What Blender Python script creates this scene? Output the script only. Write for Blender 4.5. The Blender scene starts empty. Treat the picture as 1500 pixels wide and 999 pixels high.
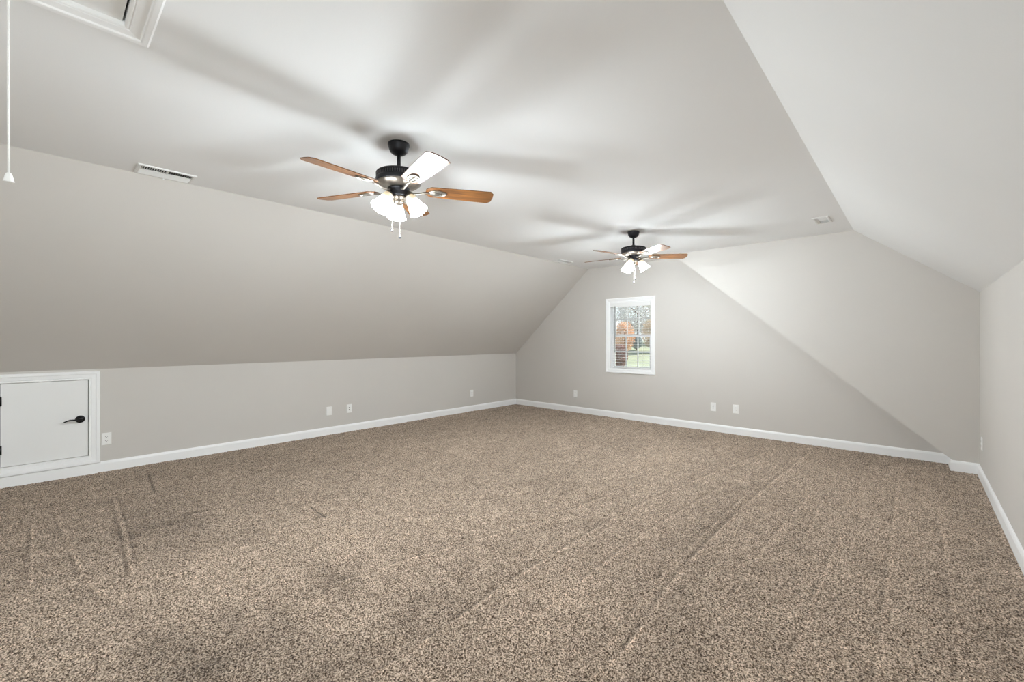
import bpy, bmesh, math, random
import numpy as np
from mathutils import Vector, Matrix

C = bpy.context.scene.collection
sc = bpy.context.scene
R = math.radians
random.seed(4)
rng = np.random.default_rng(7)

# ------------------------------------------------------------------ camera
F_PX, YAW, CY = 637.37, 0.7471, 495.67
cd = bpy.data.cameras.new('camera')
cam = bpy.data.objects.new('camera', cd); C.objects.link(cam)
cam.location = (0, 0, 1.27)
cam.rotation_euler = (R(90), 0, YAW)
cd.sensor_width = 36.0
cd.lens = 36.0 * F_PX / 1500.0
cd.shift_y = -(499.5 - CY) / 1500.0
cd.clip_start = 0.02; cd.clip_end = 500
sc.camera = cam

# ------------------------------------------------------------------ light and exposure
SHADE_EMIT = 28.0        # the lit glass shades of the two fans
BULB_EMIT = 150.0        # the bulbs seen inside them
LAMP_W = 24.0            # light leaving the mouth of each shade
SUN = 8.0
SKY = 1.25
FILL_LIGHT = 84.0         # power of the added fill lamp outside the made-up window behind the camera
w = bpy.data.worlds.new('sky'); sc.world = w; w.use_nodes = True
nt = w.node_tree; bg = nt.nodes['Background']
tc = nt.nodes.new('ShaderNodeTexCoord'); sx = nt.nodes.new('ShaderNodeSeparateXYZ')
rp = nt.nodes.new('ShaderNodeValToRGB')
rp.color_ramp.elements[0].position = 0.0; rp.color_ramp.elements[0].color = (0.80, 0.83, 0.86, 1)
rp.color_ramp.elements[1].position = 0.5; rp.color_ramp.elements[1].color = (0.50, 0.66, 0.92, 1)
nt.links.new(tc.outputs['Generated'], sx.inputs[0]); nt.links.new(sx.outputs['Z'], rp.inputs[0])
nt.links.new(rp.outputs[0], bg.inputs[0]); bg.inputs[1].default_value = SKY

sl = bpy.data.lights.new('sun', 'SUN'); sl.energy = SUN; sl.angle = R(0.53); sl.color = (1, 0.95, 0.86)
so = bpy.data.objects.new('sun', sl); C.objects.link(so)
el = R(41.5)
so.rotation_euler = Vector((-0.682*math.cos(el), -0.731*math.cos(el), -math.sin(el))).to_track_quat('-Z', 'Y').to_euler()

al = bpy.data.lights.new('fill_light', 'AREA'); al.shape = 'RECTANGLE'; al.size = 1.9; al.size_y = 1.0  # unseen fill lamp set outside the added dormer window
al.energy = FILL_LIGHT; al.color = (0.92, 0.965, 1.0)
ao = bpy.data.objects.new('fill_light', al); C.objects.link(ao)
ao.location = (0.85, -1.30, 1.12); ao.rotation_euler = Vector((-1, 0, 0)).to_track_quat('-Z', 'Y').to_euler()

# light of one fan lamp: photometric spread, wide to the sides and screened upward by its fitter
LAMP = bpy.data.lights.new('lamp_light', 'POINT'); LAMP.energy = LAMP_W; LAMP.color = (0.865, 0.948, 1.0); LAMP.shadow_soft_size = .045
IES = [(0, .62), (30, .72), (60, .95), (85, 1.0), (98, 1.0), (106, .82), (114, .60), (122, .40), (132, .22), (142, .13), (155, .07), (170, .04), (180, .02)]
tx = bpy.data.texts.new('lamp_spread')
tx.from_string('IESNA:LM-63-1995\nTILT=NONE\n1 1000 1 %d 1 1 2 0 0 0\n1 1 1\n%s\n0\n%s\n' % (len(IES), ' '.join(str(a) for a, _ in IES), ' '.join(str(1000*b) for _, b in IES)))
LAMP.use_nodes = True
nn = LAMP.node_tree; ies = nn.nodes.new('ShaderNodeTexIES'); ies.mode = 'INTERNAL'; ies.ies = tx; ies.inputs['Strength'].default_value = 0.01415
nn.links.new(ies.outputs['Fac'], nn.nodes['Emission'].inputs['Strength'])

vs = sc.view_settings
vs.view_transform = 'Standard'; vs.look = 'None'; vs.gamma = 1; vs.use_curve_mapping = False
vs.exposure = 0.57
sc.cycles.use_denoising = True
sc.cycles.max_bounces = 12; sc.cycles.diffuse_bounces = 8; sc.cycles.glossy_bounces = 4
sc.cycles.transparent_max_bounces = 16
sc.cycles.sample_clamp_indirect = 6.0
sc.cycles.caustics_reflective = False; sc.cycles.caustics_refractive = False

# ------------------------------------------------------------------ materials
def mat(name, col, rough=0.5, metal=0.0, noise=None, bump=None, coat=0.0, spec=0.5):
    """principled material; noise=(scale, amount) varies the colour a little, bump=(scale, strength, distance)"""
    m = bpy.data.materials.new(name); m.use_nodes = True
    n = m.node_tree; b = n.nodes['Principled BSDF']
    b.inputs['Base Color'].default_value = (*col, 1); b.inputs['Roughness'].default_value = rough
    b.inputs['Metallic'].default_value = metal; b.inputs['Coat Weight'].default_value = coat
    b.inputs['Specular IOR Level'].default_value = spec
    t = n.nodes.new('ShaderNodeTexCoord')
    if noise:
        x = n.nodes.new('ShaderNodeTexNoise'); x.inputs['Scale'].default_value = noise[0]; x.inputs['Detail'].default_value = 3
        n.links.new(t.outputs['Object'], x.inputs['Vector'])
        r = n.nodes.new('ShaderNodeValToRGB'); a = noise[1]
        r.color_ramp.elements[0].position = 0.3; r.color_ramp.elements[1].position = 0.7
        r.color_ramp.elements[0].color = (*[c*(1-a) for c in col], 1)
        r.color_ramp.elements[1].color = (*[min(1, c*(1+a)) for c in col], 1)
        n.links.new(x.outputs[0], r.inputs[0]); n.links.new(r.outputs[0], b.inputs['Base Color'])
    if bump:
        x = n.nodes.new('ShaderNodeTexNoise'); x.inputs['Scale'].default_value = bump[0]; x.inputs['Detail'].default_value = 2
        n.links.new(t.outputs['Object'], x.inputs['Vector'])
        u = n.nodes.new('ShaderNodeBump'); u.inputs['Strength'].default_value = bump[1]; u.inputs['Distance'].default_value = bump[2]
        n.links.new(x.outputs[0], u.inputs['Height']); n.links.new(u.outputs[0], b.inputs['Normal'])
    return m

WALLC = (0.620, 0.592, 0.556)
M = {}
M['wall'] = mat('greige_wall_paint', WALLC, 0.85, noise=(1.3, .012), bump=(160, .12, .002), spec=.25)
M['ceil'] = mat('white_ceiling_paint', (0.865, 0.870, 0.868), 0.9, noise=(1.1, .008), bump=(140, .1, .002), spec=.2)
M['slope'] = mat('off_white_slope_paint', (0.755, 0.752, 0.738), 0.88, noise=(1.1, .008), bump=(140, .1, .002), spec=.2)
M['trim'] = mat('white_semi_gloss_trim', (0.925, 0.928, 0.928), 0.38, noise=(3, .01))
M['door'] = mat('white_painted_door', (0.85, 0.85, 0.84), 0.42, noise=(2, .01), bump=(60, .05, .001))
M['plate'] = mat('white_plastic', (0.88, 0.875, 0.855), 0.35, noise=(30, .01))
M['slot'] = mat('dark_slot', (0.03, 0.03, 0.03), 0.7, noise=(50, .1))
M['black'] = mat('black_lever_metal', (0.012, 0.012, 0.013), 0.3, 0.6, noise=(40, .1))
M['dark'] = mat('oil_rubbed_bronze', (0.026, 0.026, 0.031), 0.42, 0.55, noise=(25, .2))
M['pewter'] = mat('aged_pewter', (0.22, 0.19, 0.16), 0.36, 0.85, noise=(35, .2))
M['rib'] = mat('highlit_bronze_ribs', (0.13, 0.125, 0.13), 0.35, 0.7, noise=(40, .2))  # lighter than the drum: highlights on the ribs put into the colour
M['iron'] = mat('brushed_pewter', (0.30, 0.275, 0.24), 0.36, 0.8, noise=(45, .15))
M['chain'] = mat('chain_metal', (0.36, 0.34, 0.30), 0.3, 0.7, noise=(60, .1))
M['cord'] = mat('white_cord', (0.85, 0.84, 0.81), 0.7, noise=(200, .05))
M['vent'] = mat('white_vent_enamel', (0.78, 0.775, 0.755), 0.4, noise=(20, .01))
M['backing'] = mat('dark_backing', (0.025, 0.025, 0.023), 0.8, noise=(20, .1))
M['slat'] = mat('white_blind_slat', (0.86, 0.86, 0.85), 0.45, noise=(20, .01))
M['wand'] = mat('smoky_wand', (0.16, 0.16, 0.165), 0.35, noise=(30, .1))
M['sash'] = mat('white_vinyl_sash', (0.84, 0.84, 0.84), 0.4, noise=(8, .01))
M['lawn'] = mat('lawn', (0.24, 0.25, 0.165), 0.95, noise=(0.35, .25), bump=(8, .4, .1))
M['bark'] = mat('bark', (0.20, 0.15, 0.115), 0.9, noise=(6, .25), bump=(18, .6, .05))
LEAF = [mat('rust_leaves', (0.74, 0.50, 0.34), 0.8, noise=(1.2, .3)), mat('tan_leaves', (0.74, 0.62, 0.48), 0.8, noise=(1.2, .25)),
        mat('grey_twigs', (0.72, 0.69, 0.66), 0.85, noise=(1.2, .2)), mat('blue_grey_leaves', (0.42, 0.46, 0.46), 0.8, noise=(1.2, .25)),
        mat('maroon_leaves', (0.42, 0.27, 0.23), 0.8, noise=(1.2, .25))]

def wood():
    m = bpy.data.materials.new('cherry_blade_wood'); m.use_nodes = True
    n = m.node_tree; b = n.nodes['Principled BSDF']
    t = n.nodes.new('ShaderNodeTexCoord'); mp = n.nodes.new('ShaderNodeMapping')
    mp.inputs['Scale'].default_value = (2.2, 26, 26)
    n.links.new(t.outputs['Object'], mp.inputs[0])
    x = n.nodes.new('ShaderNodeTexNoise'); x.inputs['Scale'].default_value = 1.6; x.inputs['Detail'].default_value = 6
    x.inputs['Distortion'].default_value = 0.8
    n.links.new(mp.outputs[0], x.inputs['Vector'])
    r = n.nodes.new('ShaderNodeValToRGB')
    r.color_ramp.elements[0].position = 0.32; r.color_ramp.elements[0].color = (0.075, 0.030, 0.012, 1)
    r.color_ramp.elements[1].position = 0.66; r.color_ramp.elements[1].color = (0.225, 0.092, 0.026, 1)
    n.links.new(x.outputs[0], r.inputs[0]); n.links.new(r.outputs[0], b.inputs['Base Color'])
    b.inputs['Roughness'].default_value = 0.4
    b.inputs['Coat Weight'].default_value = 0.3; b.inputs['Coat Roughness'].default_value = 0.2; b.inputs['Specular IOR Level'].default_value = 0.3
    return m
M['wood'] = wood()

def lit_glass():
    """frosted glass shade, lit: warm and dimmer at the neck, white at the mouth"""
    m = bpy.data.materials.new('lit_frosted_glass'); m.use_nodes = True
    n = m.node_tree; b = n.nodes['Principled BSDF']
    b.inputs['Base Color'].default_value = (0.85, 0.82, 0.75, 1); b.inputs['Roughness'].default_value = 0.35
    t = n.nodes.new('ShaderNodeTexCoord'); s = n.nodes.new('ShaderNodeSeparateXYZ'); n.links.new(t.outputs['Object'], s.inputs[0])
    mr = n.nodes.new('ShaderNodeMapRange'); mr.inputs['From Min'].default_value = -0.115; mr.inputs['From Max'].default_value = 0.0
    n.links.new(s.outputs['Z'], mr.inputs['Value'])
    r = n.nodes.new('ShaderNodeValToRGB'); e = r.color_ramp.elements
    e[0].position = 0.34; e[0].color = (0.865, 0.948, 1.0, 1)
    e[1].position = 1.0; e[1].color = (0.0075, 0.0052, 0.0021, 1)
    k = e.new(0.64); k.color = (0.0170, 0.0130, 0.0066, 1)
    n.links.new(mr.outputs[0], r.inputs[0]); n.links.new(r.outputs[0], b.inputs['Emission Color'])
    b.inputs['Emission Strength'].default_value = SHADE_EMIT
    return m
M['shade'] = lit_glass()
def emit(name, col, s):
    m = bpy.data.materials.new(name); m.use_nodes = True; b = m.node_tree.nodes['Principled BSDF']
    b.inputs['Emission Color'].default_value = (*col, 1); b.inputs['Emission Strength'].default_value = s
    return m
M['bulb'] = emit('lit_bulb', (0.96, 0.98, 1.0), BULB_EMIT)

def glass():
    m = bpy.data.materials.new('window_glass'); m.use_nodes = True; n = m.node_tree
    n.nodes.remove(n.nodes['Principled BSDF'])
    tr = n.nodes.new('ShaderNodeBsdfTransparent'); gl = n.nodes.new('ShaderNodeBsdfGlossy'); gl.inputs['Roughness'].default_value = 0.02
    tr.inputs[0].default_value = (0.95, 0.97, 0.96, 1)
    fr = n.nodes.new('ShaderNodeFresnel'); fr.inputs[0].default_value = 1.3
    mx = n.nodes.new('ShaderNodeMixShader')
    n.links.new(fr.outputs[0], mx.inputs[0]); n.links.new(tr.outputs[0], mx.inputs[1]); n.links.new(gl.outputs[0], mx.inputs[2])
    n.links.new(mx.outputs[0], n.nodes['Material Output'].inputs['Surface'])
    return m
M['glass'] = glass()

def carpet_mat():
    m = bpy.data.materials.new('flecked_tan_carpet'); m.use_nodes = True
    n = m.node_tree; b = n.nodes['Principled BSDF']
    b.inputs['Roughness'].default_value = 1.0; b.inputs['Specular IOR Level'].default_value = 0.08
    b.inputs['Sheen Weight'].default_value = 0.12
    t = n.nodes.new('ShaderNodeTexCoord')
    x = n.nodes.new('ShaderNodeTexNoise'); x.inputs['Scale'].default_value = 150; x.inputs['Detail'].default_value = 2.5; x.inputs['Roughness'].default_value = 0.7
    n.links.new(t.outputs['Object'], x.inputs['Vector'])
    r = n.nodes.new('ShaderNodeValToRGB'); e = r.color_ramp.elements
    e[0].position = 0.37; e[0].color = (0.032, 0.018, 0.011, 1)
    e[1].position = 0.62; e[1].color = (0.735, 0.592, 0.468, 1)
    k = e.new(0.47); k.color = (0.212, 0.155, 0.112, 1)
    n.links.new(x.outputs[0], r.inputs[0])
    at = n.nodes.new('ShaderNodeAttribute'); at.attribute_name = 'pile_shading'
    mx = n.nodes.new('ShaderNodeMix'); mx.data_type = 'RGBA'; mx.blend_type = 'MULTIPLY'; mx.inputs[0].default_value = 1
    n.links.new(r.outputs[0], mx.inputs[6]); n.links.new(at.outputs['Fac'], mx.inputs[7])
    n.links.new(mx.outputs[2], b.inputs['Base Color'])
    return m
M['carpet'] = carpet_mat()

# ------------------------------------------------------------------ mesh helpers
class MB:
    """collects shapes and links them as one mesh object"""
    def __init__(s): s.v = []; s.f = []; s.sm = []
    def add(s, vs, fs, smooth=False, T=None):
        k = len(s.v)
        for p in vs: s.v.append(tuple(T @ Vector(p)) if T else tuple(p))
        for f in fs: s.f.append(tuple(i+k for i in f)); s.sm.append(smooth)
        return s
    def box(s, a, b, T=None):
        (x0, y0, z0), (x1, y1, z1) = a, b
        v = [(x0,y0,z0),(x1,y0,z0),(x1,y1,z0),(x0,y1,z0),(x0,y0,z1),(x1,y0,z1),(x1,y1,z1),(x0,y1,z1)]
        return s.add(v, [(0,3,2,1),(4,5,6,7),(0,1,5,4),(1,2,6,5),(2,3,7,6),(3,0,4,7)], T=T)
    def prism(s, poly, off, T=None):
        """poly: list of 3d points; off: extrusion vector"""
        n = len(poly); o = Vector(off)
        v = [Vector(p) for p in poly] + [Vector(p)+o for p in poly]
        f = [tuple(range(n))[::-1], tuple(range(n, 2*n))] + [(i, (i+1) % n, n+(i+1) % n, n+i) for i in range(n)]
        return s.add(v, f, T=T)
    def lathe(s, prof, n=32, T=None, smooth=True, cap=True):
        v = []; f = []
        for r, z in prof:
            for i in range(n):
                a = 2*math.pi*i/n; v.append((r*math.cos(a), r*math.sin(a), z))
        for j in range(len(prof)-1):
            for i in range(n):
                k = (i+1) % n; f.append((j*n+i, j*n+k, (j+1)*n+k, (j+1)*n+i))
        if cap: f.append(tuple(range(n))[::-1]); m = (len(prof)-1)*n; f.append(tuple(range(m, m+n)))
        return s.add(v, f, smooth, T)
    def tube(s, pts, r, n=8, smooth=True):
        pts = [Vector(p) for p in pts]; rs = r if isinstance(r, (list, tuple)) else [r]*len(pts)
        v = []; f = []; up = Vector((0, 0, 1))
        for j, p in enumerate(pts):
            d = (pts[min(j+1, len(pts)-1)] - pts[max(j-1, 0)]).normalized()
            a = d.cross(up if abs(d.z) < .95 else Vector((1, 0, 0))).normalized(); b = d.cross(a)
            for i in range(n):
                t = 2*math.pi*i/n; v.append(p + (a*math.cos(t) + b*math.sin(t))*rs[j])
        for j in range(len(pts)-1):
            for i in range(n):
                k = (i+1) % n; f.append((j*n+i, j*n+k, (j+1)*n+k, (j+1)*n+i))
        f.append(tuple(range(n))[::-1]); m = (len(pts)-1)*n; f.append(tuple(range(m, m+n)))
        return s.add(v, f, smooth)
    def ball(s, c, r, n=12, sc3=(1, 1, 1)):
        T = Matrix.Translation(c) @ Matrix.Diagonal((*sc3, 1))
        prof = [(max(1e-5, r*math.sin(math.pi*i/n)), -r*math.cos(math.pi*i/n)) for i in range(n+1)]
        return s.lathe(prof, 16, T)
    def frame(s, rect, prof, fn):
        """closed moulding round rect (u0,v0,u1,v1); prof = [(outward offset, height)], fn(u,v,d) -> xyz"""
        u0, v0, u1, v1 = rect; v = []; f = []
        for o, d in prof:
            v += [fn(u0-o, v0-o, d), fn(u1+o, v0-o, d), fn(u1+o, v1+o, d), fn(u0-o, v1+o, d)]
        for j in range(len(prof)-1):
            for i in range(4):
                k = (i+1) % 4; f.append((j*4+i, j*4+k, (j+1)*4+k, (j+1)*4+i))
        return s.add(v, f)
    def build(s, name, m, parent=None, kind=None, label=None, cat=None, group=None, bevel=0, loc=None, rot=None):
        me = bpy.data.meshes.new(name); me.from_pydata(s.v, [], s.f); me.update()
        b = bmesh.new(); b.from_mesh(me); bmesh.ops.recalc_face_normals(b, faces=b.faces); b.to_mesh(me); b.free()
        me.polygons.foreach_set('use_smooth', s.sm)
        me.materials.append(m)
        o = bpy.data.objects.new(name, me); C.objects.link(o)
        if parent: o.parent = parent
        if loc: o.location = loc
        if rot: o.rotation_euler = rot
        if bevel:
            bv = o.modifiers.new('bevel', 'BEVEL'); bv.width = bevel; bv.segments = 2; bv.limit_method = 'ANGLE'; bv.angle_limit = R(40)
        return tag(o, label, cat, group, kind)

def tag(o, label=None, cat=None, group=None, kind=None):
    if label: o['label'] = label
    if cat: o['category'] = cat
    if group: o['group'] = group
    if kind: o['kind'] = kind
    return o
def empty(name, loc, rz=0, **k):
    o = bpy.data.objects.new(name, None); C.objects.link(o); o.location = loc; o.rotation_euler = (0, 0, rz)
    o.empty_display_size = .05
    return tag(o, **k)
def copy_tree(o, parent=None):
    c = o.copy(); C.objects.link(c)
    if parent: c.parent = parent
    for ch in [x for x in bpy.data.objects if x.parent == o]: copy_tree(ch, c)
    return c

# ------------------------------------------------------------------ the room
XL, XR, YG, YC, YB = -5.693, 0.443, 6.255, 5.963, -2.4
ZC, ZK, ZR = 2.439, 0.980, 1.705
XE, XD = -4.032, -0.487
TH = 0.13
# window, door, hatch openings
WX0, WX1, WZ0, WZ1 = -3.634, -2.922, 0.782, 1.848
DY0, DY1, DZ0, DZ1 = -0.246, 0.298, 0.168, 0.886
HX0, HX1, HY0, HY1 = -2.150, -0.780, -0.360, 0.208
RY0, RY1, RZ0, RZ1 = -2.15, -0.45, 0.70, 1.54      # opening of the added, unseen dormer window in the right wall

def struct(name, mb, m, label, cat):
    return mb.build(name, m, kind='structure', label=label, cat=cat)

# knee wall with the opening of the access door
b = MB()
b.box((XL-TH, YB, 0), (XL, DY0, ZK)); b.box((XL-TH, DY1, 0), (XL, YG, ZK))
b.box((XL-TH, DY0, 0), (XL, DY1, DZ0)); b.box((XL-TH, DY0, DZ1), (XL, DY1, ZK))
struct('wall_left', b, M['wall'], 'low greige knee wall along the left side of the room', 'wall')
# sloped wall on the left
nrm = Vector((-(ZC-ZK), 0, (XE-XL))).normalized()*TH
b = MB(); b.prism([(XL, YB, ZK), (XE, YB, ZC), (XE, YG, ZC), (XL, YG, ZK)], nrm)
struct('wall_left_slope', b, M['wall'], 'long sloping greige wall rising from the knee wall to the ceiling', 'wall')
# ceiling with the hatch opening
b = MB()
b.box((XE-.05, YB-TH, ZC), (HX0, YG+TH, ZC+.1)); b.box((HX1, YB-TH, ZC), (XD+.04, YG+TH, ZC+.1))
b.box((HX0, YB-TH, ZC), (HX1, HY0, ZC+.1)); b.box((HX0, HY1, ZC), (HX1, YG+TH, ZC+.1))
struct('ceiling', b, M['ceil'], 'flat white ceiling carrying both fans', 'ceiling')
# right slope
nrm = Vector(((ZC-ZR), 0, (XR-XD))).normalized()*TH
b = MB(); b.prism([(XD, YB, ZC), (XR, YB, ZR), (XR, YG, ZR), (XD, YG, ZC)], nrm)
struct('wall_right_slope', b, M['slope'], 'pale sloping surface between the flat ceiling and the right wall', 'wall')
b = MB(); b.box((XR, YB, 0), (XR+TH, RY0, ZR)); b.box((XR, RY1, 0), (XR+TH, YG, ZR)); b.box((XR, RY0, 0), (XR+TH, RY1, RZ0)); b.box((XR, RY0, RZ1), (XR+TH, RY1, ZR))
struct('wall_right', b, M['wall'], 'upright greige wall at the right edge', 'wall')
# gable wall with the window opening
def G(x, z): return (x, YG, z)
b = MB(); off = (0, TH, 0)
b.prism([G(XL, 0), G(WX0, 0), G(WX0, ZC), G(XE, ZC), G(XL, ZK)], off)
b.prism([G(WX0, 0), G(WX1, 0), G(WX1, WZ0), G(WX0, WZ0)], off)
b.prism([G(WX0, WZ1), G(WX1, WZ1), G(WX1, ZC), G(WX0, ZC)], off)
b.prism([G(WX1, 0), G(XR, 0), G(XR, ZR), G(XD, ZC), G(WX1, ZC)], off)
struct('wall_back', b, M['wall'], 'greige gable wall holding the small window', 'wall')
# dormer cheek, a hand forward of the gable wall, its left edge following the old roof slope
b = MB(); b.prism([(-2.478, YC, ZC), (XD, YC, ZC), (XR, YC, ZR), (XR, YC, 0), (0.262, YC, 0), (0.262, YC, 0.100)], (0, YG-YC, 0))
struct('wall_cheek', b, M['wall'], 'greige wall with a diagonal left edge standing forward of the gable wall', 'wall')
# wall behind the camera
b = MB(); off = (0, -TH, 0)
def Q(x, z): return (x, YB, z)
b.prism([Q(XL, 0), Q(XR, 0), Q(XR, ZR), Q(XD, ZC), Q(XE, ZC), Q(XL, ZK)], off)
struct('wall_front', b, M['wall'], 'greige wall behind the viewer', 'wall')

# ------------------------------------------------------------------ carpeted floor: tufted mesh with pile marks
MARKS = [  # (points, height, width): creases left in the pile by the vacuum, their shading also in the colour
    ([(-.87, 5.83), (-.96, 3.73), (-.95, 2.33), (-.87, 1.62), (-.90, 1.40)], 1.0, .022),
    ([(-.93, 5.60), (-1.02, 3.73), (-1.01, 2.33), (-.94, 1.62)], .6, .016),
    ([(-1.22, 5.58), (-1.45, 4.01), (-1.57, 2.97), (-1.57, 1.69), (-1.52, 1.2), (-1.51, .85)], .9, .022),
    ([(-1.10, 5.0), (-1.22, 4.02), (-1.31, 2.67), (-1.28, 1.62)], .7, .018),
    ([(-1.50, 5.6), (-1.72, 4.2), (-1.85, 3.1), (-1.90, 2.2)], .6, .018),
    ([(-1.75, 3.6), (-1.97, 2.13), (-2.17, 1.34), (-2.21, 1.07)], .8, .020),
    ([(-2.0, 4.9), (-2.25, 3.6), (-2.45, 2.5), (-2.55, 1.9)], .6, .020),
    ([(-2.5, 5.0), (-2.75, 3.8), (-2.95, 2.9)], .5, .022),
    ([(-.36, 3.48), (-.37, 2.7), (-.36, 1.9), (-.34, 1.5)], .8, .020),
    ([(-.12, 5.6), (-.11, 2.88), (-.11, 1.9)], .7, .020), ([(-.62, 4.6), (-.68, 3.0), (-.66, 2.1)], .6, .018),
    ([(.12, 4.6), (.13, 3.2), (.12, 2.2)], .5, .018), ([(-.50, 5.4), (-.54, 4.2), (-.52, 3.3)], .45, .018),
    ([(-3.89, .7), (-3.80, 1.0), (-3.74, 1.25)], -1.0, .016), ([(-3.5, 1.14), (-3.45, 1.3), (-3.42, 1.48)], -1.0, .016),
    ([(-3.70, .78), (-3.60, 1.05), (-3.55, 1.30)], -.7, .014), ([(-3.2, .8), (-3.12, 1.2), (-3.08, 1.6)], -.5, .016),
    ([(-4.67, .38), (-3.67, .35), (-3.11, .32)], .9, .020), ([(-4.67, .41), (-3.67, .385), (-3.3, .36)], -.7, .014),
    ([(-5.4, .68), (-5.0, .66), (-4.63, .63)], -.8, .018),
    ([(-3.35, 1.38), (-3.2, 1.375), (-3.07, 1.37)], -1.2, .014), ([(-4.01, 1.97), (-3.9, 1.98), (-3.77, 1.99)], -1.1, .014),
    ([(-4.4, -.05), (-3.9, -.05), (-3.33, -.05)], .8, .018), ([(-4.62, .06), (-3.9, .10), (-3.31, .14)], .8, .018),
    ([(-3.1, .16), (-2.95, .2), (-2.79, .25)], .9, .020), ([(-4.0, 3.0), (-3.7, 3.05), (-3.45, 3.02)], -.7, .018),
    ([(-1.35, 2.9), (-1.2, 2.86), (-1.08, 2.9)], .6, .016),
]
PATCH = [  # (x, y, radius x, radius y, amount): shading of pile lying the other way, put into the colour
    (-2.24, 1.04, .20, .10, -.20), (-3.57, .57, .38, .24, -.13), (-1.95, .60, .40, .20, -.20), (-1.59, 1.22, .22, .20, -.09),
    (-2.15, .32, .28, .14, -.20), (-1.62, .85, .16, .12, -.12), (-4.4, .55, .5, .3, -.07), (-2.75, .62, .45, .22, .08), (-3.0, 1.5, .7, .5, .05),
    (-1.25, 1.75, .22, .18, .06), (-.75, 1.55, .16, .6, -.06), (-1.1, 3.3, .12, 1.3, -.05), (-2.2, 3.3, .5, .5, -.05),
    (-.2, 4.3, .25, .9, .05), (-3.9, 3.2, .9, .7, .05), (-1.8, 1.6, .3, .5, -.05),
]
def lattice(nx, ny, cx, cy):
    """smooth random field on an nx x ny grid with cells of cx x cy samples"""
    g = rng.standard_normal((int(nx/cx)+3, int(ny/cy)+3))
    ix = np.arange(nx)/cx; iy = np.arange(ny)/cy
    i0 = ix.astype(int); j0 = iy.astype(int)
    fx = (ix-i0); fy = (iy-j0); fx = fx*fx*(3-2*fx); fy = fy*fy*(3-2*fy)
    a = g[i0][:, j0]; b_ = g[i0+1][:, j0]; c_ = g[i0][:, j0+1]; d_ = g[i0+1][:, j0+1]
    return (a*(1-fx)[:, None] + b_*fx[:, None])*(1-fy)[None] + (c_*(1-fx)[:, None] + d_*fx[:, None])*fy[None]
def carpet():
    st = 0.0056
    ys = np.concatenate([np.linspace(YB, -.65, 40, endpoint=False), np.arange(-.65, YG, st), [YG]])
    xs = np.append(np.arange(XL, XR, st), XR)
    nx, ny = len(xs), len(ys)
    X, Y = np.meshgrid(xs, ys, indexing='ij')
    h = rng.standard_normal((nx, ny))*0.0017 + lattice(nx, ny, 2.1, 2.1)*0.0019 + lattice(nx, ny, 6, 6)*0.0009 + lattice(nx, ny, 60, 60)*0.0008
    tone = 1 + lattice(nx, ny, 22, 40)*0.045 + lattice(nx, ny, 110, 200)*0.035 + lattice(nx, ny, 5, 5)*0.06 + lattice(nx, ny, 10, 12)*0.045
    for px, py, rx, ry, a in PATCH:
        d = ((X-px)/rx)**2 + ((Y-py)/ry)**2 + lattice(nx, ny, 16, 16)*.22
        tone += 1.35*a*np.exp(-d*d*.6) if a < 0 else 1.6*a*np.exp(-d)
    for pts, amp, wd in MARKS:
        P = np.array(pts)
        seg = np.interp(np.linspace(0, 1, 60), np.linspace(0, 1, len(P)), P[:, 0]), np.interp(np.linspace(0, 1, 60), np.linspace(0, 1, len(P)), P[:, 1])
        q = np.stack(seg, 1)
        k = np.array([.1, .2, .4, .2, .1])
        for _ in range(4):
            q[2:-2] = sum(k[i]*q[i:len(q)-4+i] for i in range(5))
        i0, i1 = np.searchsorted(xs, [q[:, 0].min()-.1, q[:, 0].max()+.1]); j0, j1 = np.searchsorted(ys, [q[:, 1].min()-.1, q[:, 1].max()+.1])
        x = X[i0:i1, j0:j1]; y = Y[i0:i1, j0:j1]
        best = np.full(x.shape, 9.); sgn = np.zeros(x.shape)
        for a_, b_ in zip(q[:-1], q[1:]):
            d = b_-a_; L = d@d + 1e-12
            tt = np.clip(((x-a_[0])*d[0]+(y-a_[1])*d[1])/L, 0, 1)
            ex = x-a_[0]-tt*d[0]; ey = y-a_[1]-tt*d[1]; r = np.hypot(ex, ey)
            m_ = r < best; best = np.where(m_, r, best); sgn = np.where(m_, np.sign(d[0]*ey-d[1]*ex), sgn)
        s = best*sgn/wd; wob = np.clip(.72 + .28*lattice(*x.shape, 16, 16) + .22*lattice(*x.shape, 3, 3), .15, 1.3)
        up = np.exp(-((s-.55)/.5)**2); dn = np.exp(-((s+.55)/.5)**2)
        if amp > 0:
            h[i0:i1, j0:j1] += amp*wob*(.0045*up - .0035*dn); tone[i0:i1, j0:j1] += amp*wob*(.40*up - .34*dn)
        else:
            dn = np.exp(-(s/.6)**2); h[i0:i1, j0:j1] += amp*wob*.006*dn; tone[i0:i1, j0:j1] += amp*wob*.6*dn
    h -= .004
    V = np.stack([X, Y, h], -1).reshape(-1, 3).astype(np.float32)
    idx = np.arange(nx*ny).reshape(nx, ny)
    F = np.stack([idx[:-1, :-1], idx[1:, :-1], idx[1:, 1:], idx[:-1, 1:]], -1).reshape(-1).astype(np.int32)
    nf = len(F)//4
    me = bpy.data.meshes.new('floor'); me.vertices.add(len(V)); me.vertices.foreach_set('co', V.ravel())
    me.loops.add(len(F)); me.loops.foreach_set('vertex_index', F)
    me.polygons.add(nf); me.polygons.foreach_set('loop_start', np.arange(nf, dtype=np.int32)*4)
    me.polygons.foreach_set('use_smooth', np.ones(nf, dtype=bool))
    at = me.attributes.new('pile_shading', 'FLOAT', 'POINT'); at.data.foreach_set('value', tone.reshape(-1).astype(np.float32))
    me.update(); me.validate(); me.materials.append(M['carpet'])
    o = bpy.data.objects.new('floor', me); C.objects.link(o)
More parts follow.
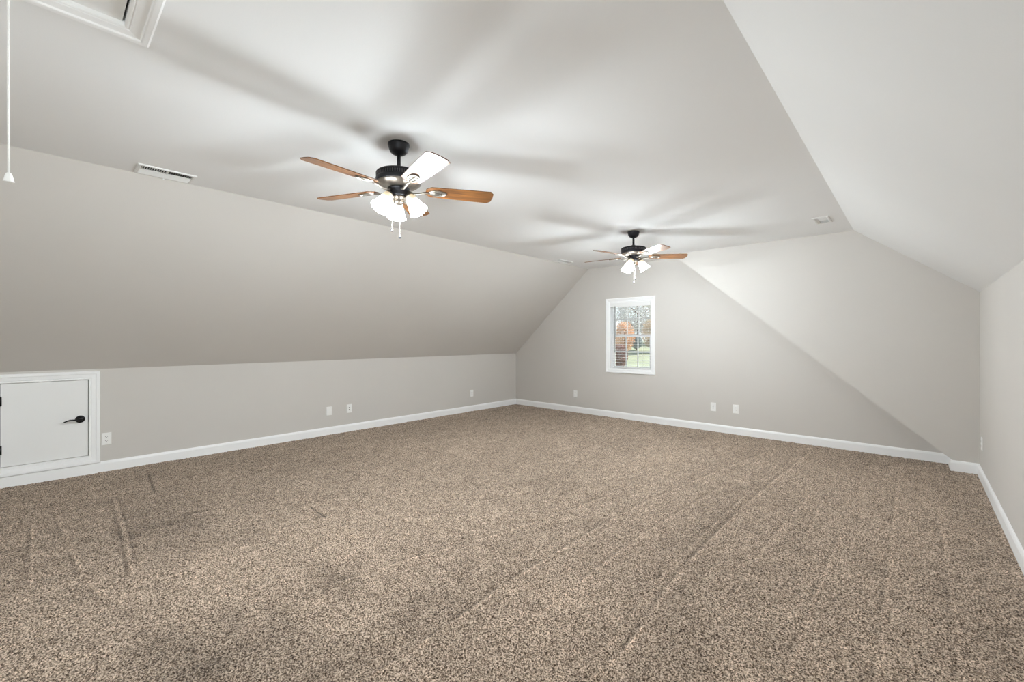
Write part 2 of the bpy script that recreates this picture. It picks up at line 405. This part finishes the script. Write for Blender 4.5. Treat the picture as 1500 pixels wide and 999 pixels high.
    tag(o, 'flecked tan carpet covering the whole floor', 'floor', kind='structure')
carpet()
b = MB(); b.box((XL-TH, YB-TH, -.2), (XR+TH, YG+TH, -.06)); struct('slab', b, M['backing'], 'floor deck under the tan carpet', 'floor')

# ------------------------------------------------------------------ baseboards
BP = [(0, -.03), (.0145, -.03), (.0145, .074), (.0125, .079), (.0125, .082), (.008, .092), (.004, .097), (0, .097)]
def run(mb, p0, p1, n, m0=0, m1=0, top=None):
    """baseboard from p0 to p1 (xy), n = direction into the room; m = mitre at the ends (1 inside corner, -1 outside)"""
    p0 = Vector((*p0, 0)); p1 = Vector((*p1, 0)); n = Vector((*n, 0)); d = (p1-p0).normalized()
    prof = BP if top is None else [(0, -.03), (.0145, -.03), (.0145, top), (0, top)]
    v = [p0 + n*o + d*o*m0 + Vector((0, 0, z)) for o, z in prof] + [p1 + n*o - d*o*m1 + Vector((0, 0, z)) for o, z in prof]
    k = len(prof); f = [(i, (i+1) % k, k+(i+1) % k, k+i) for i in range(k)] + [tuple(range(k))[::-1], tuple(range(k, 2*k))]
    mb.add(v, f)
CW = .079                                     # door casing width
b = MB(); run(b, (XL, YB), (XL, DY0-CW), (1, 0), 1, 0); run(b, (XL, DY1+CW), (XL, YG), (1, 0), 0, 1); run(b, (XL, DY0-CW), (XL, DY1+CW), (1, 0), top=.088)
struct('baseboard_left', b, M['trim'], 'white baseboard along the knee wall', 'baseboard')
b = MB(); run(b, (XL, YG), (.262, YG), (0, -1), 1, 0)
struct('baseboard_back', b, M['trim'], 'white baseboard along the gable wall under the window', 'baseboard')
b = MB(); run(b, (.262, YC), (XR, YC), (0, -1), -1, 1); run(b, (.262, YG-.016), (.262, YC), (-1, 0), 0, -1)
struct('baseboard_cheek', b, M['trim'], 'short white baseboard in the right corner, stepping forward', 'baseboard')
b = MB(); run(b, (XR, YC), (XR, YB), (-1, 0), 1, 1)
struct('baseboard_right', b, M['trim'], 'white baseboard running toward the viewer along the right wall', 'baseboard')
b = MB(); run(b, (XL, YB), (XR, YB), (0, 1), 1, 1)
struct('baseboard_front', b, M['trim'], 'white baseboard on the wall behind the viewer', 'baseboard')

# ------------------------------------------------------------------ planes to build on
def on_left(u, v, d): return (XL+d, u, v)
def on_back(u, v, d): return (u, YG-d, v)
def on_ceil(u, v, d): return (u, v, ZC-d)
def casing_profile(wd, t):
    q = [(0, -.004), (0, .5), (.06, .62), (.12, .62), (.16, .45), (.20, .45), (.24, .60), (.62, .72), (.66, .95), (.72, 1.0), (.92, 1.0), (1.0, .86), (1.0, -.004)]
    return [(o*wd, d*t if d > 0 else d) for o, d in q]

# ------------------------------------------------------------------ access door in the knee wall
t = empty('door_1', (XL, (DY0+DY1)/2, DZ0), kind='structure', label='small white access door with black lever set in the knee wall', cat='door')
def rel(fn, org):
    def g(u, v, d): return tuple(Vector(fn(u, v, d)) - Vector(org))
    return g
o = tuple(t.location); L = rel(on_left, o)
def lbox(mb, u0, v0, d0, u1, v1, d1, fn):
    a, c = fn(u0, v0, d0), fn(u1, v1, d1)
    return mb.box(tuple(min(p, q) for p, q in zip(a, c)), tuple(max(p, q) for p, q in zip(a, c)))
g = .004
b = MB(); lbox(b, DY0+g, DZ0+g, -.040, DY1-g, DZ1-g, -.005, L); b.build('slab', M['door'], t, bevel=.0015)
b = MB(); b.frame((DY0+.001, DZ0+.001, DY1-.001, DZ1-.001), casing_profile(CW-.002, .022), L); b.build('casing', M['trim'], t, label='moulded white casing')
b = MB(); lbox(b, DY0, DZ0, -.12, DY1, DZ1, -.055, L); b.build('jamb', M['slot'], t, label='dark backing block added behind the door, coloured as the shade of the gap')  # added backing, not a jamb: shuts out sky light, dark colour stands for shade
for z in (.7325, .3185):
    b = MB(); lbox(b, DY0-.004, z-.038, -.004, DY0+.012, z+.038, .003, L)
    Tm = Matrix.Translation(L(DY0+.003, z-.039, .006)); b.lathe([(.006, 0), (.006, .078)], 12, Tm); b.build('hinge', M['black'], t, label='black hinge')
b = MB(); lbox(b, DY1-.0035, .487, -.02, DY1+.002, .549, .0005, L); b.build('latch_plate', M['black'], t, label='black latch plate')
h = MB()
cz, cyy = .519, .240
Tm = Matrix.Translation(L(cyy, cz, -.006)) @ Matrix.Rotation(R(90), 4, 'Y')
h.lathe([(.033, 0), (.034, .003), (.033, .008), (.027, .012), (.013, .014), (.0105, .018), (.0105, .046)], 32, Tm)
hp = h.build('handle', M['black'], t, label='black lever handle')
h = MB(); pts = [(cyy+.012, cz, .048), (cyy-.01, cz-.0005, .052), (cyy-.04, cz+.002, .051), (cyy-.07, cz+.003, .049), (cyy-.092, cz-.003, .047), (cyy-.108, cz-.012, .044)]
h.tube([L(*p) for p in pts], [.012, .0105, .0075, .0068, .0062, .005], 12); h.build('lever', M['black'], hp)

# ------------------------------------------------------------------ window in the gable wall
t = empty('window_1', ((WX0+WX1)/2, YG, WZ0), kind='structure', label='small white double hung window in the gable wall', cat='window')
o = tuple(t.location); B = rel(on_back, o)
b = MB(); b.frame((WX0, WZ0, WX1, WZ1), casing_profile(.062, .019), B); b.build('casing', M['trim'], t, label='white picture-frame casing')
b = MB()
j = .012
lbox(b, WX0, WZ0, -TH, WX0+j, WZ1, .004, B); lbox(b, WX1-j, WZ0, -TH, WX1, WZ1, .004, B)
lbox(b, WX0+j, WZ0, -TH, WX1-j, WZ0+j, .004, B); lbox(b, WX0+j, WZ1-j, -TH, WX1-j, WZ1, .004, B); b.build('jamb', M['trim'], t)
zm = (WZ0+WZ1)/2 + .0
def sash(z0, z1, d):
    s0, s1 = WX0+j, WX1-j; sw = .044
    b = MB()
    lbox(b, s0, z0, d-.03, s0+sw, z1, d, B); lbox(b, s1-sw, z0, d-.03, s1, z1, d, B)
    lbox(b, s0+sw, z0, d-.03, s1-sw, z0+.030, d, B); lbox(b, s0+sw, z1-.028, d-.03, s1-sw, z1, d, B)
    s = b.build('sash', M['sash'], t, bevel=.002)
    b = MB(); x0, x1, a0, a1 = s0+sw, s1-sw, z0+.030, z1-.028
    for k in (1, 2):
        x = x0 + (x1-x0)*k/3; lbox(b, x-.0085, a0, d-.021, x+.0085, a1, d-.009, B)
    zc = (a0+a1)/2; lbox(b, x0, zc-.0085, d-.0205, x1, zc+.0085, d-.0095, B)
    b.build('muntins', M['sash'], s)
    b = MB(); lbox(b, x0-.004, a0-.004, d-.017, x1+.004, a1+.004, d-.013, B); b.build('pane', M['glass'], s)
sash(zm-.014, WZ1-j, -.092); sash(WZ0+j, zm+.014, -.058)
# horizontal blind, hung inside the opening with a slim gap at its left end
t = empty('window_blind', ((WX0+WX1)/2, YG+.022, WZ1-j), label='white horizontal slat blind hanging open in the small window', cat='blind')
o = tuple(t.location); B = rel(on_back, o)
bx0, bx1 = WX0+j+.042, WX1-j-.005
ztop = WZ1-j; zbot = .803
b = MB(); lbox(b, bx0, ztop-.045, -.048, bx1, ztop-.002, .002, B); b.build('headrail', M['slat'], t, bevel=.002)
b = MB(); lbox(b, WX0+j+.002, ztop-.064, .002, WX1-j-.002, ztop+.001, .010, B); b.build('valance', M['slat'], t, bevel=.002)
b = MB(); lbox(b, bx0, zbot-.002, -.046, bx1, zbot+.015, .002, B); b.build('bottom_rail', M['slat'], t, bevel=.003)
b = MB(); n = 23; z1, z0 = ztop-.085, zbot+.040
for k in range(n):
    z = z0 + (z1-z0)*k/(n-1)
    T = Matrix.Translation(B((bx0+bx1)/2, z, -.022)) @ Matrix.Rotation(R(-3), 4, 'X')
    hw = (bx1-bx0)/2
    b.add([(-hw, -.024, -.0008), (hw, -.024, -.0008), (hw, 0, .0016), (-hw, 0, .0016), (-hw, .024, -.0008), (hw, .024, -.0008),
           (-hw, -.024, .0012), (hw, -.024, .0012), (hw, 0, .0036), (-hw, 0, .0036), (-hw, .024, .0012), (hw, .024, .0012)],
          [(0, 1, 2, 3), (3, 2, 5, 4), (6, 7, 8, 9), (9, 8, 11, 10), (0, 1, 7, 6), (4, 5, 11, 10), (0, 3, 9, 6), (3, 4, 10, 9), (1, 2, 8, 7), (2, 5, 11, 8)], T=T)
b.build('slats', M['slat'], t)
for x in (bx0+.12, bx1-.12):
    b = MB()
    for d in (.0035, -.047): b.tube([B(x, ztop-.045, d), B(x, zbot+.012, d)], .0011, 6)
    b.build('ladder_cord', M['cord'], t)
b = MB(); xw = bx0+.052; b.tube([B(xw, ztop-.045, .014), B(xw, ztop-.07, .016), B(xw, 1.045, .016)], .0042, 8)
b.build('tilt_wand', M['wand'], t, label='dark tilt wand')

# dormer window added behind the viewer to let fill light in
t = empty('added_window_2', (XR, (RY0+RY1)/2, RZ0), kind='structure', label='wide white dormer window added for fill light in the right wall, unseen behind the viewer', cat='window')
o = tuple(t.location)
Rr = rel(lambda u, v, d: (XR-d, u, v), o)
b = MB(); b.frame((RY0, RZ0, RY1, RZ1), casing_profile(.07, .02), Rr); b.build('casing', M['trim'], t)
b = MB(); n = 3
for k in range(n+1):
    y = RY0 + (RY1-RY0)*k/n; lbox(b, max(RY0, y-.03), RZ0, -.09, min(RY1, y+.03), RZ1, -.05, Rr)
for z in (RZ0, (RZ0+RZ1)/2, RZ1-.04): lbox(b, RY0, z, -.0895, RY1, z+.04, -.0505, Rr)
fr = b.build('sash', M['sash'], t)
b = MB(); lbox(b, RY0, RZ0, -.072, RY1, RZ1, -.068, Rr); b.build('pane', M['glass'], fr)

# ------------------------------------------------------------------ attic hatch and its pull cord
t = empty('attic_hatch', ((HX0+HX1)/2, (HY0+HY1)/2, ZC), label='white attic hatch with moulded frame in the ceiling corner', cat='hatch')
o = tuple(t.location); K = rel(on_ceil, o)
b = MB(); b.frame((HX0+.004, HY0+.004, HX1-.004, HY1-.001), casing_profile(.079, .024), K); b.build('casing', M['trim'], t)
b = MB(); lbox(b, HX0+.005, HY0+.006, -.020, HX1-.006, HY1-.0075, -.001, K); b.build('panel', M['door'], t, bevel=.001)
b = MB(); lbox(b, HX0, HY0, -.14, HX1, HY1, -.06, K); b.build('hatch_backing', M['slot'], t, label='dark backing block added above the panel, coloured as the shade of the gap')  # added block over the hatch: keeps sky light out, dark as the gap's shade
t = empty('pull_cord', (-2.075, -.0725, ZC+.001), label='thin white pull cord hanging from the attic hatch', cat='cord')
b = MB(); b.tube([(0, 0, 0), (.0008, .0004, -.15), (-.0006, .0003, -.32), (.0012, .001, -.5), (.0018, .0014, -.655)], .0028, 8); b.build('cord', M['cord'], t)
b = MB(); b.lathe([(.003, 0), (.0058, -.002), (.0085, -.009), (.010, -.018), (.0115, -.025), (.0125, -.0262), (.0125, -.0275), (.006, -.028)], 20,
                  Matrix.Translation((.0018, .0014, -.653)) @ Matrix.Rotation(R(8), 4, 'Y')); b.build('tassel', M['plate'], t)

# ------------------------------------------------------------------ ceiling registers
def vent(x0, y0, x1, y1, label, two_bank=True):
    t = empty('ceiling_vent', ((x0+x1)/2, (y0+y1)/2, ZC), label=label, cat='vent', group='ceiling air registers')
    o = tuple(t.location); K = rel(on_ceil, o)
    m_ = .020
    b = MB(); b.frame((x0+m_, y0+m_, x1-m_, y1-m_), [(-.002, .0005), (0, .006), (.004, .0085), (m_-.004, .0075), (m_, .002), (m_, -.001)], K); b.build('frame', M['vent'], t)
    b = MB(); lbox(b, x0+.012, y0+.012, .0003, x1-.012, y1-.012, .0012, K); b.build('dark_sheet', M['backing'], t, label='dark sheet behind the louvers, shade put into its colour')  # no opening: dark sheet whose colour stands for the shade behind the fins
    xi0, xi1, yi0, yi1 = x0+m_, x1-m_, y0+m_, y1-m_
    xm = xi1 - .075 if two_bank else (xi0+xi1)/2          # a bank of short fins along the room side, long louvers on the other
    b = MB(); ym = (yi0+yi1)/2
    lbox(b, xm-.003, yi0, .001, xm+.003, yi1, .008, K); lbox(b, xm, ym-.004, .001, xi1, ym+.004, .008, K)
    n = max(8, int((yi1-yi0)/.0125))
    for k in range(n):
        y = yi0 + (k+.5)*(yi1-yi0)/n
        T = Matrix.Translation(K((xm+xi1)/2, y, .0045)) @ Matrix.Rotation(R(-62 if y < ym else 62), 4, 'X')
        b.box((-(xi1-xm)/2+.002, -.0030, -.0005), ((xi1-xm)/2, .0030, .0005), T)
    b.build('fins', M['vent'], t)
    b = MB(); n = max(4, int((xm-xi0)/.011))
    for k in range(n):
        x = xi0 + (k+.5)*(xm-xi0)/n
        T = Matrix.Translation(K(x, ym, .0045)) @ Matrix.Rotation(R(-32), 4, 'Y')
        b.box((-.0072, -(yi1-yi0)/2, -.0005), (.0072, (yi1-yi0)/2, .0005), T)
    b.build('louvers', M['vent'], t)
    b = MB(); lbox(b, xi0-.012, ym-.004, .006, xi0-.004, ym+.004, .017, K); b.build('damper_lever', M['vent'], t)
vent(-4.012, .435, -3.795, .760, 'white ceiling register beside the long left slope, nearest the hatch')
vent(-4.006, 5.20, -3.84, 5.53, 'white ceiling register beyond the far fan near the left slope')
vent(-.738, 5.085, -.604, 5.365, 'white ceiling register in the far right corner of the ceiling')

# ------------------------------------------------------------------ wall plates
def plate(name, kind, org, face, label):
    """kind: duplex, blank, jack, rocker; face: direction the plate looks, as rotation about Z"""
    t = empty(name, org, face, label=label, cat='outlet' if kind != 'blank' else 'wall plate', group='white wall plates above the baseboard')
    w_, h_, d_ = .070, .115, .0055
    b = MB()                                         # plate with chamfered rim, looking along -Y
    v = []
    for (a, c, y) in ((w_/2, h_/2, .0005), (w_/2, h_/2, -.003), (w_/2-.004, h_/2-.004, -d_)):
        v += [(-a, y, -c), (a, y, -c), (a, y, c), (-a, y, c)]
    f = [(j_*4+i, j_*4+(i+1) % 4, j_*4+4+(i+1) % 4, j_*4+4+i) for j_ in range(2) for i in range(4)] + [(8, 9, 10, 11), (0, 1, 2, 3)]
    b.add(v, f); b.build('cover', M['plate'], t)
    def disc(mb, x, z, r, y0, y1, n=16):
        mb.lathe([(r, 0), (r, y1-y0)], n, Matrix.Translation((x, y0, z)) @ Matrix.Rotation(R(-90), 4, 'X'))
    if kind == 'duplex':
        for z in (.0195, -.0195):
            b = MB(); b.prism([(.0165*math.cos(a)*1.0, -d_+.0005, z + max(-.0135, min(.0135, .0172*math.sin(a)))) for a in np.linspace(0, 2*math.pi, 24, endpoint=False)], (0, -.0018, 0))
            rc = b.build('receptacle', M['plate'], t)
            b = MB(); y = -d_-.0018
            b.box((-.0085, y-.0004, z+.000), (-.0055, y+.0003, z+.009)); b.box((.0055, y-.0004, z+.001), (.0085, y+.0003, z+.008))
            disc(b, 0, z-.0065, .0032, y-.0004, y+.0003); b.build('slots', M['slot'], rc)
        b = MB(); disc(b, 0, 0, .0030, -d_-.0012, -d_+.0005); b.build('screw', M['plate'], t)
    elif kind == 'jack':
        for z in (.013, -.013):
            b = MB(); disc(b, 0, z, .0075, -d_-.004, -d_+.0005); jk = b.build('jack', M['chain'], t)
            b = MB(); disc(b, 0, z, .0050, -d_-.0044, -d_-.0005); b.build('socket', M['slot'], jk)
        for z in (.042, -.042):
            b = MB(); disc(b, 0, z, .0028, -d_-.0010, -d_+.0005); b.build('screw', M['plate'], t)
    elif kind == 'rocker':
        b = MB(); b.box((-.0165, -d_-.002, -.033), (.0165, -d_+.0005, .033)); rc = b.build('receptacle', M['plate'], t, bevel=.001)
        b = MB(); y = -d_-.002
        for z in (.014, -.018):
            b = MB(); b.box((-.0085, y-.0004, z), (-.0055, y+.0003, z+.009)); b.box((.0055, y-.0004, z), (.0085, y+.0003, z+.008))
            b.build('slots', M['slot'], rc)
    else:
        b = MB(); b.box((-.0165, -d_-.0012, -.033), (.0165, -d_+.0005, .033)); b.build('insert', M['plate'], t, bevel=.0006)
        for z in (.048, -.048):
            b = MB(); disc(b, 0, z, .0028, -d_-.0010, -d_+.0005); b.build('screw', M['plate'], t)
    return t
LEFT = R(90)
plate('outlet', 'duplex', (XL, .419, .307), LEFT, 'white double outlet right beside the small access door')
plate('wall_plate', 'blank', (XL, 2.581, .309), LEFT, 'plain white plate on the knee wall, left of the plate with dark sockets')
plate('jack_plate', 'jack', (XL, 2.860, .309), LEFT, 'white plate with two dark round sockets on the knee wall')
plate('outlet', 'rocker', (XL, 5.109, .310), LEFT, 'white outlet on the knee wall near the far corner')
plate('outlet', 'duplex', (-4.300, YG, .312), 0, 'white outlet on the gable wall, left of the window')
plate('jack_plate', 'jack', (-2.029, YG, .331), 0, 'white plate with two dark round sockets on the gable wall')
plate('outlet', 'rocker', (-1.744, YG, .332), 0, 'white outlet on the gable wall, right of the plate with dark sockets')
plate('outlet', 'duplex', (XR, 5.745, .322), R(-90), 'white outlet seen edge-on on the right wall')

# ------------------------------------------------------------------ ceiling fans
def make_fan(loc, label):
    t = empty('ceiling_fan', loc, label=label, cat='ceiling fan', group='ceiling fans with lit shades')
    b = MB(); b.lathe([(.050, 0), (.0635, -.001), (.064, -.012), (.060, -.020), (.057, -.034), (.050, -.050), (.038, -.060), (.022, -.068), (.015, -.070)], 40)
    b.build('canopy', M['dark'], t)
    b = MB(); b.lathe([(.0115, -.066), (.0115, -.158)], 20); b.lathe([(.0115, -.145), (.022, -.150), (.024, -.160), (.034, -.170), (.034, -.176)], 24); b.build('downrod', M['dark'], t)
    # motor: dark ribbed drum over a pewter bowl
    b = MB(); b.lathe([(.02, -.166), (.060, -.168), (.105, -.172), (.126, -.178), (.132, -.184), (.1325, -.190), (.128, -.192), (.128, -.212), (.1325, -.214), (.1345, -.220), (.1325, -.230), (.1315, -.236), (.126, -.240), (.10, -.241)], 56)
    mt = b.build('motor_housing', M['dark'], t)
    b = MB()
    for k in range(60):
        a = 2*math.pi*k/60; b.box((-.0022, -.0020, -.2115), (.0024, .0018, -.1925), Matrix.Rotation(a, 4, 'Z') @ Matrix.Translation((.1295, 0, 0)))
    b.build('vent_ribs', M['rib'], mt)
    b = MB(); b.lathe([(.128, -.2385), (.124, -.243), (.110, -.254), (.090, -.263), (.068, -.268), (.05, -.269)], 56); b.build('motor_bowl', M['pewter'], t, label='pewter lower bowl')
    b = MB(); b.lathe([(.050, -.262), (.062, -.266), (.064, -.272), (.060, -.277), (.055, -.282), (.053, -.300), (.053, -.312), (.049, -.318), (.04, -.319)], 40); b.build('switch_housing', M['dark'], t)
    b = MB(); b.lathe([(.040, -.316), (.044, -.321), (.042, -.327), (.032, -.333), (.028, -.345), (.030, -.350), (.027, -.358), (.016, -.366), (.006, -.369), (.004, -.376), (.001, -.378)], 32)
    b.build('light_fitter', M['pewter'], t, label='pewter light fitter')
    # blades: counter-clockwise side low
    r0, r1 = .160, .580
    for k in range(5):
        a = R(-12.7 + 72*k)
        b = MB(); hw0, hw1, th = .056, .068, .0028
        out = [(r0, -.028), (r0+.030, -hw0), (r0+.14, -hw0-.004), (r1-.024, -hw1), (r1-.004, -hw1+.024), (r1, 0),
               (r1-.004, hw1-.024), (r1-.024, hw1), (r0+.14, hw0+.004), (r0+.030, hw0), (r0, .028)]
        b.prism([(x, y, -th) for x, y in out], (0, 0, 2*th))
        bl = b.build('blade', M['wood'], t, bevel=.0012, loc=(0, 0, -.272), rot=(0, 0, 0))
        bl.rotation_euler = (Matrix.Rotation(a, 4, 'Z') @ Matrix.Rotation(R(-11.5), 4, 'X')).to_euler()
        # the arm that carries the blade: bent bar and an open oval under the blade
        b = MB(); zi = -th-.003
        b.tube([(.050, 0, -.010), (.085, 0, -.022), (.120, 0, -.020), (.150, 0, -.010), (.185, 0, zi-.001)], [.0085, .008, .007, .007, .006], 10)
        cx, ra, rb = .232, .052, .027
        ring = [(cx+ra*math.cos(q), rb*math.sin(q), zi) for q in np.linspace(0, 2*math.pi, 29)]
        b.tube(ring, .0052, 8); b.tube([(cx-ra, 0, zi), (cx+.028, 0, zi)], [.007, .0045], 8)
        b.prism([(cx+(ra-.002)*math.cos(q), (rb-.002)*math.sin(q), zi+.001) for q in np.linspace(0, 2*math.pi, 28, endpoint=False)], (0, 0, .0022))
        for sx_ in (cx-.020, cx+.020):
            for sy in (-.015, .015): b.ball((sx_, sy, zi-.0005), .0036, 6)
        ar = b.build('blade_arm', M['iron'], t, loc=(0, 0, -.272)); ar.rotation_euler = bl.rotation_euler
    # three bell shades leaning outward
    for az in (32.8, 152.8, 272.8):
        T = Matrix.Rotation(R(az), 4, 'Z') @ Matrix.Translation((.066, 0, -.318)) @ Matrix.Rotation(R(-33), 4, 'Y')
        b = MB(); b.tube([(.026, 0, -.330), (.045, 0, -.326), (.058, 0, -.313), (.066, 0, -.306)], .0075, 10)
        b.lathe([(.010, .014), (.020, .010), (.024, .002), (.026, -.014), (.020, -.015)], 24, Matrix.Translation((.066, 0, -.318)) @ Matrix.Rotation(R(-33), 4, 'Y'))
        b.build('shade_holder', M['pewter'], t, rot=(0, 0, R(az)))
        prof = [(.026, -.004), (.030, -.012), (.034, -.026), (.037, -.044), (.040, -.062), (.045, -.080), (.050, -.096), (.0555, -.109), (.057, -.113)]
        b = MB(); b.lathe(prof, 32, cap=False); b.lathe([(r-.0025, z) for r, z in prof], 32, cap=False)
        b.lathe([(.0545, -.113), (.057, -.1135), (.0575, -.1115)], 32, cap=False)
        s = b.build('lamp_shade', M['shade'], t, label='lit frosted bell shade'); s.matrix_local = T
        b = MB(); b.ball((0, 0, -.062), .024, 10, (1, 1, 1.15)); b.lathe([(.012, -.012), (.013, -.045)], 12); b.build('bulb', M['bulb'], s)
        lo = bpy.data.objects.new('lamp_light', LAMP); C.objects.link(lo); lo.parent = t
        lo.location = T @ Vector((0, 0, -.150))
    # pull chains (positions in the fan's own frame)
    im = R(42.8)
    for (ix, iy, z1) in ((-.050, .034, -.515), (.006, .004, -.563)):
        x = ix*math.cos(im) - iy*math.sin(im); y = ix*math.sin(im) + iy*math.cos(im)
        b = MB(); z = -.312 if ix < 0 else -.370
        b.tube([(x, y, z), (x, y, z1+.01)], .0007, 6)
        while z > z1+.012:
            b.ball((x, y, z), .0013, 4); z -= .0062
        ch = b.build('pull_chain', M['chain'], t)
        b = MB(); b.ball((x, y, z1+.004), .0082, 10); b.lathe([(.002, .022), (.004, .012), (.006, .008)], 12, Matrix.Translation((x, y, z1))); b.build('pull_knob', M['dark'], ch)
    return t
fan = make_fan((-2.278, 1.457, ZC), 'ceiling fan with cherry blades and lit bell shades, the nearer and larger one')
fan2 = copy_tree(fan); fan2.location = (-2.264, 4.404, ZC); fan2.rotation_euler = (0, 0, R(270))
for ch in [x for x in bpy.data.objects if x.parent == fan2]:          # its light kit hangs turned the other way
    if ch.name.split('.')[0] in ('lamp_shade', 'shade_holder', 'lamp_light'):
        ch.matrix_basis = Matrix.Rotation(R(-26), 4, 'Z') @ ch.matrix_basis
fan2['label'] = 'ceiling fan with lit bell shades, the far one toward the window wall'

# ------------------------------------------------------------------ outside the window
b = MB()
gx = np.linspace(-90, 60, 40); gy = np.concatenate([np.linspace(YG+.3, 25, 8), np.linspace(28, 110, 24)])
def gz(x, y): return -3.0 + min(3.7, max(0, (y-12))*.1) + .25*math.sin(x*.11)*math.cos(y*.09)
v = [(x, y, gz(x, y)) for x in gx for y in gy]; m_ = len(gy)
b.add(v, [(i*m_+k, (i+1)*m_+k, (i+1)*m_+k+1, i*m_+k+1) for i in range(len(gx)-1) for k in range(m_-1)], True)
b.build('lawn', M['lawn'], kind='structure', label='pale green lawn outside the window', cat='lawn')
def tree(x, y, hgt, rad, leaf, seed, label, low=.12, dens=420):
    rd = random.Random(seed); z0 = gz(x, y) - .05
    t = empty('tree', (x, y, z0), label=label, cat='tree', group='trees outside the window')
    b = MB(); b.tube([(0, 0, 0), (.05, .03, hgt*.3), (-.04, .05, hgt*.6), (0, 0, hgt*.92)], [hgt*.028, hgt*.022, hgt*.013, .02], 8)
    for k in range(16):
        a = rd.uniform(0, 6.28); z = hgt*rd.uniform(.2, .85); l = rad*rd.uniform(.5, 1)*(1-.4*z/hgt)
        p = Vector((0, 0, z)); q = p + Vector((math.cos(a)*l, math.sin(a)*l, l*rd.uniform(.3, .8)))
        b.tube([p, p.lerp(q, .5)+Vector((0, 0, -.05)), q], [hgt*.009, hgt*.006, .008], 5)
    b.build('trunk', M['bark'], t)
    b = MB()
    for k in range(dens):
        u = rd.uniform(-1, 1); a = rd.uniform(0, 6.28); r = rd.uniform(.35, 1)**.6
        s = math.sqrt(1-u*u); cz = hgt*(low + (1-low)/2); hz = hgt*(1-low)/2
        p = Vector((math.cos(a)*s*r*rad, math.sin(a)*s*r*rad, cz+u*r*hz)); sz = rd.uniform(.04, .10)*rad**.4
        T = Matrix.Translation(p) @ Matrix.Rotation(rd.uniform(0, 6.28), 4, Vector((rd.uniform(-1, 1), rd.uniform(-1, 1), rd.uniform(-1, 1)+.01)).normalized())
        b.add([(-sz, 0, 0), (0, -sz*.6, .03), (sz, 0, 0), (0, sz*.6, .03)], [(0, 1, 2, 3)], T=T)
    b.build('crown', LEAF[leaf], t)
ALONG = Vector((-.462, .887, 0))           # from the room out through the window
TR = [(26, -.80, 2.0, .62, 4, 'low maroon bush seen in the lower left window panes'), (34, -.55, 3.3, .95, 0, 'rust coloured tree in the left and middle window panes'),
      (39, .55, 1.5, .62, 3, 'round blue grey shrub in the middle window panes'), (36.5, 1.95, 3.3, 1.0, 1, 'tan tree in the right window panes'),
      (47, -10.6, 6.0, 2.5, 2, 'tall bare grey tree beyond the left end of the window view'),
      (47, -4.9, 6.6, 2.5, 2, 'tall bare grey tree left of the rust tree'), (46, .8, 6.8, 2.6, 2, 'tall bare grey tree behind the blue grey shrub'),
      (47, 6.5, 6.4, 2.5, 2, 'tall bare grey tree right of the tan tree'), (46, 12.2, 6.0, 2.5, 2, 'tall bare grey tree at the right end of the window view'),
      (37, 5.2, 3.2, 1.1, 0, 'rust coloured tree to the right of the tan tree'), (37, -4.2, 3.4, 1.2, 1, 'tan tree to the left of the rust tree')]
SIDE = Vector((.887, .462, 0))
for i, (d_, s_, h_, r_, lf, lb) in enumerate(TR):
    p = Vector((-3.28, YG, 0)) + ALONG*d_ + SIDE*s_
    tree(p.x, p.y, h_, r_, lf, 20+i, lb, dens=6000 if lf == 2 else 3000)
